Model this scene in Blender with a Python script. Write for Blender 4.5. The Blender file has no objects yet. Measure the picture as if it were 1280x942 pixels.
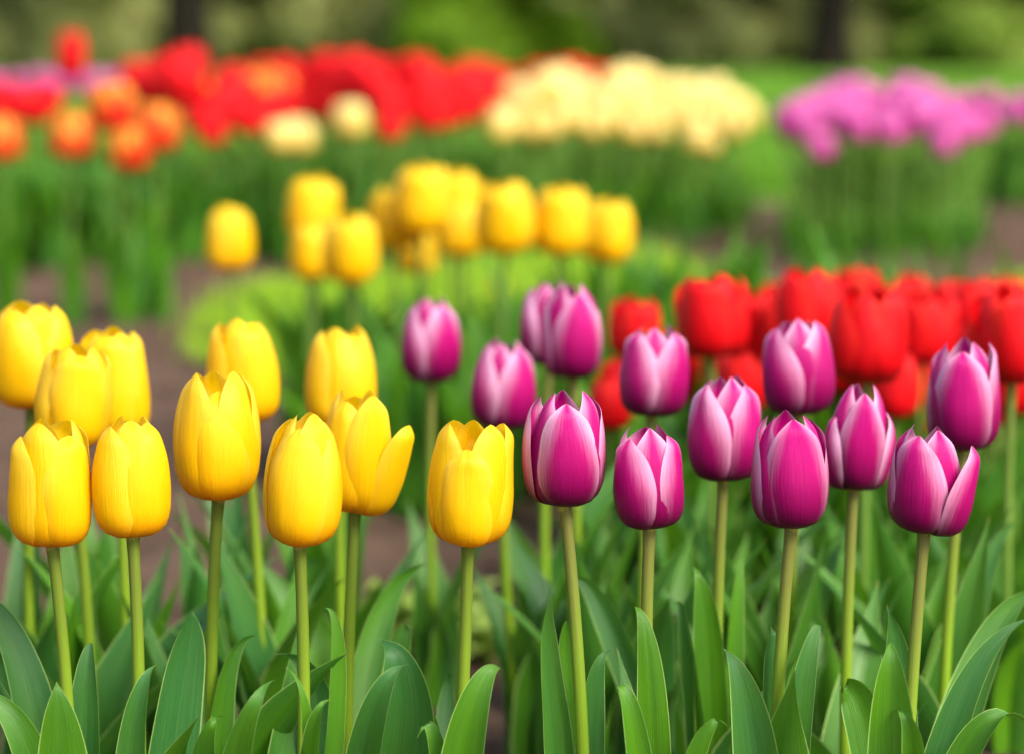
import bpy, math, random
import numpy as np
from mathutils import Vector, Matrix, Quaternion

R_ = math.radians
random.seed(11)
rng = np.random.default_rng(11)
scene = bpy.context.scene
col = scene.collection

# ------------------------------------------------------------------ camera
CAM_H, F, D = 0.55, 3080.0, 1.40           # height (m), focal length in photo pixels, focus depth (m)
PITCH = math.atan((471 - 45) / F)
cd = bpy.data.cameras.new('camera')
cam = bpy.data.objects.new('camera', cd)
col.objects.link(cam)
cam.location = (0, 0, CAM_H)
cam.rotation_euler = (math.pi / 2 - PITCH, 0, 0)
cd.sensor_width = 36.0
cd.lens = 36.0 * F / 1280.0
cd.clip_start, cd.clip_end = 0.05, 1500
cd.dof.use_dof = True
cd.dof.focus_distance = D
cd.dof.aperture_fstop = 4.1
scene.camera = cam

# ------------------------------------------------------------------ light
SUN_EL, SUN_AZ = 44.0, 138.0               # azimuth clockwise from +Y (camera looks along +Y)
world = bpy.data.worlds.new('World')
scene.world = world
world.use_nodes = True
wn = world.node_tree
sky = wn.nodes.new('ShaderNodeTexSky')
sky.sky_type = 'NISHITA'
sky.sun_disc = False
sky.sun_elevation = R_(SUN_EL)
sky.sun_rotation = R_(SUN_AZ)
sky.dust_density = 4.0
sky.ozone_density = 0.6
wn.links.new(sky.outputs[0], wn.nodes['Background'].inputs[0])
wn.nodes['Background'].inputs[1].default_value = 0.105
sl = bpy.data.lights.new('sun', 'SUN')
sl.energy = 1.5
sl.angle = R_(24)
sl.color = (1.0, 0.95, 0.88)
sun = bpy.data.objects.new('sun', sl)
col.objects.link(sun)
sd = Vector((math.sin(R_(SUN_AZ)) * math.cos(R_(SUN_EL)), math.cos(R_(SUN_AZ)) * math.cos(R_(SUN_EL)), math.sin(R_(SUN_EL))))
sun.rotation_euler = sd.to_track_quat('Z', 'Y').to_euler()

vs = scene.view_settings
vs.view_transform = 'Standard'
vs.look = 'None'
vs.gamma = 1.0
vs.use_curve_mapping = False
vs.exposure = 1.53
scene.cycles.use_denoising = True
scene.cycles.max_bounces = 8
scene.cycles.transparent_max_bounces = 8
scene.cycles.transmission_bounces = 6

# ------------------------------------------------------------------ helpers
CR = Vector((1, 0, 0))
CU = Vector((0, math.sin(PITCH), math.cos(PITCH)))
CF = Vector((0, math.cos(PITCH), -math.sin(PITCH)))
CAM = Vector((0, 0, CAM_H))

def at(px, py, k):
    """photo pixel at k focus-distances along the lens axis -> world point"""
    z = k * D
    return CAM + (CF + CR * ((px - 640) / F) - CU * ((py - 471) / F)) * z

def on_ground(px, py):
    d = CF + CR * ((px - 640) / F) - CU * ((py - 471) / F)
    return CAM + d * (CAM_H / -d.z)

def link(name, me, parent=None, loc=None):
    o = bpy.data.objects.new(name, me)
    col.objects.link(o)
    if parent is not None:
        o.parent = parent
    if loc is not None:
        o.location = loc
    return o

def tag(o, label=None, cat=None, group=None, kind=None):
    if label: o['label'] = label
    if cat: o['category'] = cat
    if group: o['group'] = group
    if kind: o['kind'] = kind
    return o

def mesh_np(name, V, Fq, mat, uv=None, smooth=True, tri=False):
    """vertices (n,3), faces (m,3|4), uv per vertex (n,2)"""
    V = np.asarray(V, dtype=np.float32); Fq = np.asarray(Fq, dtype=np.int32)
    me = bpy.data.meshes.new(name)
    n, m, c = len(V), len(Fq), Fq.shape[1]
    me.vertices.add(n); me.loops.add(m * c); me.polygons.add(m)
    me.vertices.foreach_set('co', V.ravel())
    me.loops.foreach_set('vertex_index', Fq.ravel())
    me.polygons.foreach_set('loop_start', np.arange(0, m * c, c, dtype=np.int32))
    me.polygons.foreach_set('loop_total', np.full(m, c, dtype=np.int32))
    me.polygons.foreach_set('use_smooth', np.full(m, smooth))
    if uv is not None:
        l = me.uv_layers.new(name='UVMap')
        l.data.foreach_set('uv', np.asarray(uv, dtype=np.float32)[Fq.ravel()].ravel())
    me.update(calc_edges=True)
    me.materials.append(mat)
    return me

def grid_faces(nr, nc, off=0):
    i = np.arange(nr - 1)[:, None] * nc + np.arange(nc - 1)[None, :]
    return (np.stack([i, i + 1, i + nc + 1, i + nc], -1).reshape(-1, 4)) + off

def catmull(xs, ys, x):
    """smooth interpolation through the points"""
    xs = np.asarray(xs, float); ys = np.asarray(ys, float)
    m = np.gradient(ys, xs)
    i = np.clip(np.searchsorted(xs, x) - 1, 0, len(xs) - 2)
    h = xs[i + 1] - xs[i]; t = (x - xs[i]) / h
    return ((2*t**3 - 3*t**2 + 1) * ys[i] + (t**3 - 2*t**2 + t) * h * m[i]
            + (-2*t**3 + 3*t**2) * ys[i + 1] + (t**3 - t**2) * h * m[i + 1])

# ------------------------------------------------------------------ materials
class NT:
    def __init__(self, name):
        self.m = bpy.data.materials.new(name)
        self.m.use_nodes = True
        self.t = self.m.node_tree
        self.t.nodes.clear()
        self.out = self.t.nodes.new('ShaderNodeOutputMaterial')
    def n(self, typ, **kw):
        x = self.t.nodes.new(typ)
        for k, v in kw.items(): setattr(x, k, v)
        return x
    def put(self, sock, v):
        if isinstance(v, bpy.types.NodeSocket): self.t.links.new(v, sock)
        elif v is not None:
            if isinstance(v, tuple) and len(v) == 3 and sock.type == 'RGBA': v = v + (1,)
            sock.default_value = v
    def math(self, op, a, b=None, c=None, clamp=False):
        x = self.n('ShaderNodeMath', operation=op, use_clamp=clamp)
        for i, v in enumerate((a, b, c)):
            if v is not None: self.put(x.inputs[i], v)
        return x.outputs[0]
    def mix(self, f, a, b, blend='MIX'):
        x = self.n('ShaderNodeMix', data_type='RGBA', blend_type=blend)
        self.put(x.inputs[0], f); self.put(x.inputs[6], a); self.put(x.inputs[7], b)
        return x.outputs[2]
    def smooth(self, v, lo, hi, to0=0.0, to1=1.0):
        x = self.n('ShaderNodeMapRange', interpolation_type='SMOOTHSTEP')
        for i, q in enumerate((v, lo, hi, to0, to1)): self.put(x.inputs[i], q)
        return x.outputs[0]
    def xyz(self, a, b, c):
        x = self.n('ShaderNodeCombineXYZ')
        for i, v in enumerate((a, b, c)): self.put(x.inputs[i], v)
        return x.outputs[0]
    def noise(self, vec, scale=5.0, detail=3.0, rough=0.55, col=False):
        x = self.n('ShaderNodeTexNoise')
        if vec is not None: self.put(x.inputs['Vector'], vec)
        x.inputs['Scale'].default_value = scale
        x.inputs['Detail'].default_value = detail
        x.inputs['Roughness'].default_value = rough
        return x.outputs[1 if col else 0]
    def uv(self):
        u = self.n('ShaderNodeUVMap', uv_map='UVMap')
        s = self.n('ShaderNodeSeparateXYZ')
        self.t.links.new(u.outputs[0], s.inputs[0])
        return s.outputs[0], s.outputs[1]
    def surface(self, colr, rough=0.5, spec=0.5, bump=None, bump_d=0.001, bump_s=0.5, trans=None, trans_col=None, sheen=0.0, coat=0.0):
        b = self.n('ShaderNodeBsdfPrincipled')
        self.put(b.inputs['Base Color'], colr)
        self.put(b.inputs['Roughness'], rough)
        self.put(b.inputs['Specular IOR Level'], spec)
        if sheen:
            b.inputs['Sheen Weight'].default_value = sheen
            b.inputs['Sheen Roughness'].default_value = 0.4
        if coat:
            b.inputs['Coat Weight'].default_value = coat
            b.inputs['Coat Roughness'].default_value = 0.3
        nrm = None
        if bump is not None:
            q = self.n('ShaderNodeBump')
            q.inputs['Strength'].default_value = bump_s
            q.inputs['Distance'].default_value = bump_d
            self.put(q.inputs['Height'], bump)
            nrm = q.outputs[0]
            self.t.links.new(nrm, b.inputs['Normal'])
        s = b.outputs[0]
        if trans:
            tr = self.n('ShaderNodeBsdfTranslucent')
            self.put(tr.inputs[0], trans_col if trans_col is not None else colr)
            if nrm is not None: self.t.links.new(nrm, tr.inputs['Normal'])
            mx = self.n('ShaderNodeMixShader')
            mx.inputs[0].default_value = trans
            self.t.links.new(s, mx.inputs[1]); self.t.links.new(tr.outputs[0], mx.inputs[2])
            s = mx.outputs[0]
        self.t.links.new(s, self.out.inputs[0])
        return self.m

def petal_mat(name, base, mid, top, edge, rough=0.42, trans=0.3, streak=0.35, base_hi=0.35, spec=0.2):
    """pigment: base of the petal -> middle -> tip along its length, and a margin colour whose width comes from the object's colour"""
    t = NT(name)
    u, v = t.uv()
    oi = t.n('ShaderNodeObjectInfo')
    sc_ = t.n('ShaderNodeSeparateColor'); t.t.links.new(oi.outputs['Color'], sc_.inputs[0])
    marg = sc_.outputs[0]
    rnd = t.math('MULTIPLY', oi.outputs['Random'], 60.0)
    au = t.math('ABSOLUTE', t.math('MULTIPLY_ADD', u, 2.0, -1.0))
    st = t.noise(t.xyz(t.math('MULTIPLY', u, 34.0), t.math('MULTIPLY', v, 2.2), rnd), 1.0, 4.0, 0.6)
    fine = t.noise(t.xyz(t.math('MULTIPLY', u, 120.0), t.math('MULTIPLY', v, 5.0), rnd), 1.0, 2.0, 0.6)
    blotch = t.noise(t.xyz(t.math('MULTIPLY', u, 3.0), t.math('MULTIPLY', v, 3.0), rnd), 1.0, 2.0, 0.5)
    c = t.mix(t.smooth(v, 0.03, base_hi), base, mid)
    c = t.mix(t.smooth(t.math('ADD', v, t.math('MULTIPLY_ADD', blotch, 0.3, -0.15)), 0.4, 1.0), c, top)
    # margin: wider towards the tip
    grow = t.smooth(v, 0.2, 0.95)
    thr = t.math('SUBTRACT', 1.12, t.math('MULTIPLY', grow, t.math('MULTIPLY', marg, .86)))
    val = t.math('ADD', au, t.math('MULTIPLY_ADD', st, streak, -0.5 * streak))
    val = t.math('ADD', val, t.math('MULTIPLY_ADD', fine, 0.16, -0.08))
    val = t.math('SUBTRACT', val, thr)
    c = t.mix(t.math('MULTIPLY', t.smooth(val, -0.6, 0.45), t.math('MULTIPLY', t.smooth(v, 0.05, 0.35), t.math('MULTIPLY_ADD', sc_.outputs[1], .35, .62))), c, edge)
    # pale spot where the petal joins the stem
    c = t.mix(t.smooth(v, 0.045, 0.0), c, t.mix(0.5, base, (0.75, 0.7, 0.4)))
    c = t.mix(t.math('MULTIPLY', fine, 0.22), c, t.mix(0.5, c, base))
    bump = t.math('ADD', t.math('MULTIPLY', st, 0.7), t.math('MULTIPLY', fine, 0.45))
    return t.surface(c, rough=rough, spec=spec, bump=bump, bump_d=0.001, bump_s=0.65, trans=trans, trans_col=c)

M = {}
M['yellow'] = petal_mat('yellow_petal', (0.88, 0.34, 0.001), (0.93, 0.595, 0.001), (0.94, 0.66, 0.003), (0.95, 0.75, 0.07), rough=0.38, trans=0.38, base_hi=0.34, spec=0.34)
M['purple'] = petal_mat('purple_petal', *( (0.085, 0.001, 0.032), (0.39, 0.001, 0.130), (0.54, 0.002, 0.195), (0.90, 0.55, 0.77)), streak=.5, rough=0.36, trans=0.17, base_hi=0.58)
M['red'] = petal_mat('red_petal', (0.32, 0.001, 0.004), (0.66, 0.001, 0.006), (0.78, 0.002, 0.007), (0.86, 0.03, 0.015), rough=0.45, trans=0.22)
M['flamed'] = petal_mat('flamed_petal', (0.45, 0.004, 0.006), (0.70, 0.015, 0.006), (0.84, 0.12, 0.012), (0.94, 0.55, 0.06), trans=0.3)
M['cream'] = petal_mat('cream_petal', (0.80, 0.44, 0.03), (0.88, 0.66, 0.15), (0.92, 0.80, 0.32), (0.92, 0.83, 0.42), trans=0.3)
M['lilac'] = petal_mat('lilac_petal', (0.40, 0.015, 0.19), (0.55, 0.045, 0.29), (0.66, 0.12, 0.42), (0.80, 0.33, 0.60), trans=0.28)

def leaf_mat(name, a, b, tcol, edge, trans=0.3, rough=0.42, spec=0.32):
    t = NT(name)
    u, v = t.uv()
    oi = t.n('ShaderNodeObjectInfo')
    rnd = t.math('MULTIPLY', oi.outputs['Random'], 70.0)
    au = t.math('ABSOLUTE', t.math('MULTIPLY_ADD', u, 2.0, -1.0))
    vein = t.noise(t.xyz(t.math('MULTIPLY', u, 46.0), t.math('MULTIPLY', v, 1.6), rnd), 1.0, 3.0, 0.6)
    blot = t.noise(t.xyz(t.math('MULTIPLY', u, 3.0), t.math('MULTIPLY', v, 7.0), rnd), 1.0, 4.0, 0.6)
    bloom = t.noise(t.xyz(t.math('MULTIPLY', u, 1.5), t.math('MULTIPLY', v, 2.0), t.math('ADD', rnd, 9.0)), 1.0, 2.0, 0.5)
    sc_ = t.n('ShaderNodeSeparateColor'); t.t.links.new(oi.outputs['Color'], sc_.inputs[0])
    f = t.math('ADD', t.math('MULTIPLY_ADD', bloom, 1.2, -0.6), sc_.outputs[0], clamp=True)
    c = t.mix(f, a, b)
    c = t.mix(t.math('MULTIPLY', t.smooth(vein, 0.35, 0.75), 0.2), c, t.mix(0.5, c, edge))
    c = t.mix(t.math('MULTIPLY', t.smooth(blot, 0.5, 0.8), 0.3), c, t.mix(0.6, c, (0.01, 0.05, 0.01)))
    c = t.mix(t.smooth(au, 0.93, 0.975, 0.0, 0.9), c, edge)
    spk = t.noise(t.xyz(t.math('MULTIPLY', u, 9.0), t.math('MULTIPLY', v, 34.0), t.math('ADD', rnd, 3.0)), 1.0, 2.0, 0.5)
    c = t.mix(t.smooth(spk, 0.735, 0.78, 0.0, 0.6), c, (0.20, 0.17, 0.07))
    c = t.mix(t.smooth(v, 0.965, 1.0, 0.0, 0.8), c, (0.30, 0.27, 0.06))
    bump = t.math('ADD', vein, t.math('MULTIPLY', blot, 0.5))
    tc = t.mix(0.55, c, tcol)
    rr = t.math('MULTIPLY_ADD', blot, 0.25, rough - 0.1)
    return t.surface(c, rough=rr, spec=spec, bump=bump, bump_d=0.0009, bump_s=0.5, trans=trans, trans_col=tc)

M['leaf'] = leaf_mat('tulip_leaf', (0.064, 0.220, 0.002), (0.024, 0.132, 0.028), (0.15, 0.40, 0.002), (0.36, 0.54, 0.15), rough=0.36, spec=0.5)
M['far_leaf'] = leaf_mat('bed_leaf', (0.078, 0.235, 0.003), (0.034, 0.150, 0.020), (0.19, 0.48, 0.003), (0.10, 0.28, 0.02), rough=0.5)
M['weed'] = leaf_mat('weed_leaf', (0.20, 0.33, 0.03), (0.27, 0.40, 0.07), (0.3, 0.45, 0.03), (0.3, 0.42, 0.1))

def stem_mat(name, top, low):
    t = NT(name)
    u, v = t.uv()
    oi = t.n('ShaderNodeObjectInfo')
    rnd = t.math('MULTIPLY', oi.outputs['Random'], 40.0)
    nz = t.noise(t.xyz(t.math('MULTIPLY', u, 14.0), t.math('MULTIPLY', v, 5.0), rnd), 1.0, 3.0)
    ff = t.math('ADD', v, t.math('MULTIPLY_ADD', nz, 0.3, -0.15))
    c = t.mix(t.smooth(ff, 0.45, 1.0), low, top)
    c = t.mix(t.math('MULTIPLY', t.smooth(nz, 0.4, 0.8), 0.4), c, t.mix(0.5, c, (0.30, 0.34, 0.08)))
    return t.surface(c, rough=0.42, spec=0.4, bump=nz, bump_d=0.0008, bump_s=0.4, trans=0.12, trans_col=c)

M['stem_green'] = stem_mat('yellow_tulip_stem', (0.12, 0.175, 0.016), (0.20, 0.34, 0.014))
M['stem_purple'] = stem_mat('purple_tulip_stem', (0.155, 0.155, 0.036), (0.20, 0.36, 0.015))
M['stem_dark'] = stem_mat('bed_tulip_stem', (0.12, 0.19, 0.03), (0.12, 0.24, 0.03))

def soil_mat():
    t = NT('soil')
    g = t.n('ShaderNodeNewGeometry')
    p = g.outputs['Position']
    n1 = t.noise(p, 7.0, 5.0, 0.6); n2 = t.noise(p, 90.0, 4.0, 0.65); n3 = t.noise(p, 380.0, 2.0, 0.6)
    c = t.mix(t.smooth(n1, 0.3, 0.7), (0.075, 0.045, 0.029), (0.120, 0.076, 0.050))
    c = t.mix(t.math('MULTIPLY', t.smooth(n2, 0.45, 0.75), 0.6), c, (0.165, 0.112, 0.076))
    c = t.mix(t.math('MULTIPLY', t.smooth(n3, 0.5, 0.7), 0.35), c, (0.05, 0.035, 0.028))
    b = t.math('ADD', n2, t.math('MULTIPLY', n3, 0.5))
    return t.surface(c, rough=0.95, spec=0.15, bump=b, bump_d=0.008, bump_s=0.8)
M['soil'] = soil_mat()

def lawn_mat(name, a, b, big):
    t = NT(name)
    g = t.n('ShaderNodeNewGeometry'); p = g.outputs['Position']
    n1 = t.noise(p, big, 4.0, 0.6); n2 = t.noise(p, 60.0, 3.0, 0.7)
    c = t.mix(t.smooth(n1, 0.3, 0.7), a, b)
    c = t.mix(t.math('MULTIPLY', t.smooth(n2, 0.4, 0.8), 0.5), c, t.mix(0.5, c, (0.04, 0.08, 0.01)))
    return t.surface(c, rough=0.8, spec=0.2, bump=n2, bump_d=0.02, bump_s=0.7)
M['ground'] = lawn_mat('far_lawn', (0.105, 0.24, 0.014), (0.15, 0.31, 0.022), 0.35)
M['lawn'] = lawn_mat('near_lawn', (0.20, 0.36, 0.02), (0.25, 0.42, 0.03), 1.5)

def blade_mat(name, a, b, tr=0.35, tcol=(0.25, 0.5, 0.03)):
    t = NT(name)
    u, v = t.uv()
    g = t.n('ShaderNodeNewGeometry')
    n1 = t.noise(g.outputs['Position'], 1.3, 3.0, 0.6)
    f = t.math('ADD', t.math('MULTIPLY', u, 0.6), t.math('MULTIPLY_ADD', n1, 0.8, -0.2), clamp=True)
    c = t.mix(f, a, b)
    return t.surface(c, rough=0.55, spec=0.3, trans=tr, trans_col=t.mix(0.5, c, tcol))
M['grass'] = blade_mat('grass_blade', (0.24, 0.42, 0.012), (0.34, 0.54, 0.03))
M['far_grass'] = blade_mat('far_grass_blade', (0.10, 0.25, 0.012), (0.15, 0.33, 0.02))
M['bush_olive'] = blade_mat('olive_bush_leaf', (0.33, 0.36, 0.115), (0.39, 0.41, 0.150), 0.5, (0.48, 0.52, 0.17))
M['bush_bright'] = blade_mat('bright_bush_leaf', (0.185, 0.34, 0.010), (0.240, 0.40, 0.020), 0.45, (0.24, 0.48, 0.005))
M['bush_moss'] = blade_mat('moss_bush_leaf', (0.21, 0.32, 0.04), (0.27, 0.38, 0.06), 0.45, (0.34, 0.5, 0.07))
M['bush_dark'] = blade_mat('dark_bush_leaf', (0.26, 0.29, 0.10), (0.32, 0.345, 0.13), 0.45, (0.34, 0.38, 0.12))

def bark_mat():
    t = NT('bark')
    g = t.n('ShaderNodeTexCoord'); p = g.outputs['Object']
    mp = t.n('ShaderNodeMapping'); t.put(mp.inputs[0], p); mp.inputs['Scale'].default_value = (6, 6, 1.2)
    n1 = t.noise(mp.outputs[0], 2.0, 5.0, 0.65)
    c = t.mix(t.smooth(n1, 0.3, 0.7), (0.007, 0.006, 0.005), (0.020, 0.017, 0.012))
    return t.surface(c, rough=0.95, spec=0.03, bump=n1, bump_d=0.06, bump_s=0.8)
M['bark'] = bark_mat()
def pistil_mat():
    t = NT('pistil')
    return t.surface((0.32, 0.30, 0.05), rough=0.6)
M['pistil'] = pistil_mat()

# ------------------------------------------------------------------ setting
def vnoise(x, y, seed):
    """smooth value noise on a lattice"""
    g = np.random.default_rng(seed).random((256, 256))
    xi = np.floor(x).astype(int); yi = np.floor(y).astype(int)
    fx = x - xi; fy = y - yi
    fx = fx*fx*(3-2*fx); fy = fy*fy*(3-2*fy)
    a = g[xi % 256, yi % 256]; b = g[(xi+1) % 256, yi % 256]; c = g[xi % 256, (yi+1) % 256]; d = g[(xi+1) % 256, (yi+1) % 256]
    return (a*(1-fx) + b*fx)*(1-fy) + (c*(1-fx) + d*fx)*fy

def plane_grid(name, x0, x1, y0, y1, nx, ny, zf, mat):
    X, Y = np.meshgrid(np.linspace(x0, x1, nx), np.linspace(y0, y1, ny))
    Z = zf(X, Y)
    V = np.stack([X, Y, Z], -1).reshape(-1, 3)
    return mesh_np(name, V, grid_faces(ny, nx), mat)

ground = link('ground', plane_grid('ground', -500, 500, -100, 900, 41, 41, lambda X, Y: X*0 - 0.035, M['ground']))
tag(ground, kind='structure')

def soil_z(X, Y):
    z = (vnoise(X*3, Y*3, 1) - .5)*0.03 + (vnoise(X*14, Y*14, 2) - .5)*0.022 + (vnoise(X*45, Y*45, 3) - .5)*0.012
    edge = np.minimum(np.minimum(X + 4.0, 4.0 - X), np.minimum(Y + 0.6, 8.9 - Y)) + (vnoise(X*2, Y*2, 4) - .5)*0.5
    return z - 0.012 + np.clip(edge/0.5 - 1, -1, 0)*0.08
soil = link('soil', plane_grid('soil', -4.6, 4.6, -1.2, 9.5, 620, 720, soil_z, M['soil']))
tag(soil, kind='structure')

# clods and crumbs of earth lying on the soil
def clod_mesh(n):
    phi = (1 + 5**.5)/2
    iv = np.array([(-1,phi,0),(1,phi,0),(-1,-phi,0),(1,-phi,0),(0,-1,phi),(0,1,phi),(0,-1,-phi),(0,1,-phi),(phi,0,-1),(phi,0,1),(-phi,0,-1),(-phi,0,1)], float)
    iv /= np.linalg.norm(iv[0])
    fi = np.array([(0,11,5),(0,5,1),(0,1,7),(0,7,10),(0,10,11),(1,5,9),(5,11,4),(11,10,2),(10,7,6),(7,1,8),(3,9,4),(3,4,2),(3,2,6),(3,6,8),(3,8,9),(4,9,5),(2,4,11),(6,2,10),(8,6,7),(9,8,1)])
    x = rng.uniform(-2.2, 2.2, n); y = rng.uniform(1.2, 7.8, n)
    s = 0.003 + 0.013*rng.random(n)**3
    V = iv[None]*(0.7 + 0.6*rng.random((n, 12, 1)))*s[:, None, None]*np.array([1, 1, .65])
    V = V + np.stack([x, y, soil_z(x, y) + s*.25], -1)[:, None]
    Fq = fi[None] + (np.arange(n)*12)[:, None, None]
    return mesh_np('soil_clods', V.reshape(-1, 3), Fq.reshape(-1, 3), M['soil'])
clods = link('soil_clods', clod_mesh(6000))
tag(clods, 'small brown clods of earth scattered over the bare soil', 'soil', kind='stuff')

# lawn patch between the beds: a low mound with turf
def poly_inside(px, py, P):
    ins = np.zeros(px.shape, bool)
    n = len(P)
    for i in range(n):
        x1, y1 = P[i]; x2, y2 = P[(i+1) % n]
        c = ((y1 > py) != (y2 > py)) & (px < (x2-x1)*(py-y1)/(y2-y1+1e-12) + x1)
        ins ^= c
    return ins
def blades(name, X, Y, Z, h, w, mat, lean=0.5):
    n = len(X)
    a = rng.random(n)*2*math.pi
    hh = h*(0.55 + 0.7*rng.random(n)); ww = w*(0.6 + 0.8*rng.random(n))
    lx = np.cos(a)*hh*lean*rng.random(n); ly = np.sin(a)*hh*lean*rng.random(n)
    b = rng.random(n)*2*math.pi
    dx, dy = np.cos(b)*ww/2, np.sin(b)*ww/2
    V = np.stack([np.stack([X-dx, Y-dy, Z-.004], -1), np.stack([X+dx, Y+dy, Z-.004], -1),
                  np.stack([X+lx*.4+dx*.8, Y+ly*.4+dy*.8, Z+hh*.6], -1), np.stack([X+lx*.4-dx*.8, Y+ly*.4-dy*.8, Z+hh*.6], -1),
                  np.stack([X+lx, Y+ly, Z+hh*.97], -1)], 1)
    k = np.arange(n)*5
    Fq = np.concatenate([np.stack([k, k+1, k+2], -1), np.stack([k, k+2, k+3], -1), np.stack([k+3, k+2, k+4], -1)])
    r = rng.random(n)
    uv = np.stack([np.repeat(r, 5), np.tile([0, 0, .6, .6, 1], n)], -1)
    return mesh_np(name, V.reshape(-1, 3), Fq, mat, uv)

lawn_px = [(275, 440), (292, 385), (350, 362), (520, 348), (640, 334), (740, 324), (800, 321), (850, 334), (890, 358), (915, 388), (930, 430), (760, 470), (420, 470)]
lawn_poly = [tuple(on_ground(*p)[:2]) for p in lawn_px]
lawn2_px = [(1235, 425), (1245, 385), (1280, 358), (1330, 346), (1450, 350), (1450, 440), (1250, 450)]
lawn2_poly = [tuple(on_ground(*p)[:2]) for p in lawn2_px]
def lawn_patch(poly, n):
    P = np.array(poly); c = P.mean(0)
    # mound sheet: rings from the outline to the middle
    rings = []
    dense = []
    for i in range(len(P)):
        for t in np.linspace(0, 1, 6, endpoint=False): dense.append(P[i]*(1-t) + P[(i+1) % len(P)]*t)
    dense = np.array(dense)
    fr = [1.0, 0.97, .92, .85, .7, .5, .25, 0.02]; hz = [-.06, -.01, .004, .012, .018, .022, .024, .024]
    V = np.concatenate([np.concatenate([c + (dense-c)*f, np.full((len(dense), 1), z)], 1) for f, z in zip(fr, hz)])
    m = len(dense); Fq = []
    for r in range(len(fr)-1):
        for j in range(m): Fq.append((r*m+j, r*m+(j+1) % m, (r+1)*m+(j+1) % m, (r+1)*m+j))
    o = link('lawn', mesh_np('lawn', V, Fq, M['lawn'])); tag(o, kind='structure')
    lo, hi = P.min(0), P.max(0)
    X = rng.uniform(lo[0], hi[0], n); Y = rng.uniform(lo[1], hi[1], n)
    k = poly_inside(X, Y, poly); X, Y = X[k], Y[k]
    # height: by fraction to the outline
    ang = np.arctan2(Y-c[1], X-c[0]); da = np.arctan2(dense[:, 1]-c[1], dense[:, 0]-c[0]); dr = np.hypot(*(dense-c).T)
    o_ = np.argsort(da); rad = np.interp(ang, da[o_], dr[o_], period=2*math.pi)
    f = np.clip(np.hypot(X-c[0], Y-c[1])/rad, 0, 1)
    Z = np.interp(f, fr[::-1], hz[::-1])
    j = (f > .8)
    X = X + j*rng.normal(size=len(X))*.04; Y = Y + j*rng.normal(size=len(X))*.06; Z = np.where(j, np.maximum(Z*.3, -.002), Z)
    keep = vnoise(X*9, Y*6, 8) + (1-f)*1.6 > .38
    X, Y, Z = X[keep], Y[keep], Z[keep]
    return X, Y, Z
a1 = lawn_patch(lawn_poly, 90000); a2 = lawn_patch(lawn2_poly, 20000)
X = np.concatenate([a1[0], a2[0]]); Y = np.concatenate([a1[1], a2[1]]); Z = np.concatenate([a1[2], a2[2]])
hv = .6 + .9*vnoise(X*7, Y*5, 9)
g = link('grass', blades('grass', X, Y, Z, .033*hv, .0045, M['grass']))
tag(g, 'bright lime green turf of the lawn patch between the beds', 'grass', kind='stuff')
n = 70000
Y = 9.0 + 26*rng.random(n)**1.6; X = (rng.random(n)-.5)*(Y*0.6 + 3)
g = link('grass', blades('far_grass', X, Y, X*0-.035, .07, .012, M['far_grass']))
tag(g, 'mown green lawn behind the flower beds up to the trees', 'grass', kind='stuff')

# ------------------------------------------------------------------ trees and bushes far behind
def tube_np(pts, rads, nseg=8):
    pts = [Vector(p) for p in pts]
    V, UV = [], []
    L = len(pts)
    for i, p in enumerate(pts):
        t = (pts[min(i+1, L-1)] - pts[max(i-1, 0)]).normalized()
        a = t.cross(Vector((0, 1, 0.01))); a = a.normalized() if a.length > 1e-4 else Vector((1, 0, 0))
        b = t.cross(a)
        for j in range(nseg+1):
            q = 2*math.pi*j/nseg
            V.append(p + (a*math.cos(q) + b*math.sin(q))*rads[i]); UV.append((j/nseg, i/(L-1)))
    return np.array([tuple(v) for v in V]), grid_faces(L, nseg+1), np.array(UV)

def leaf_cloud(centres, radii, n, size, mat, name, zmin=0.03):
    """n leaf faces in lumpy clumps"""
    centres = np.array(centres); radii = np.array(radii)
    w = radii**2; idx = rng.choice(len(centres), n, p=w/w.sum())
    d = rng.normal(size=(n, 3)); d /= np.linalg.norm(d, axis=1)[:, None]
    r = radii[idx]*(0.55 + 0.5*rng.random(n))
    P = centres[idx] + d*r[:, None]*np.array([1, 1, .8])
    P[:, 2] = np.maximum(P[:, 2], zmin + 0.05*rng.random(n))
    nn = d + 0.45*rng.normal(size=(n, 3)) + np.array([0, 0, .35]); nn /= np.linalg.norm(nn, axis=1)[:, None]
    t1 = np.cross(nn, rng.normal(size=(n, 3))); t1 /= np.linalg.norm(t1, axis=1)[:, None] + 1e-9
    t2 = np.cross(nn, t1)
    s = size*(0.6 + 0.8*rng.random(n))[:, None]
    V = np.stack([P - t1*s, P + t2*s*.45, P + t1*s, P - t2*s*.45], 1).reshape(-1, 3)
    Fq = (np.arange(n)*4)[:, None] + np.arange(4)
    uv = np.repeat(np.stack([rng.random(n), rng.random(n)], -1), 4, 0)
    return mesh_np(name, V, Fq, mat, uv, smooth=False)

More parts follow.
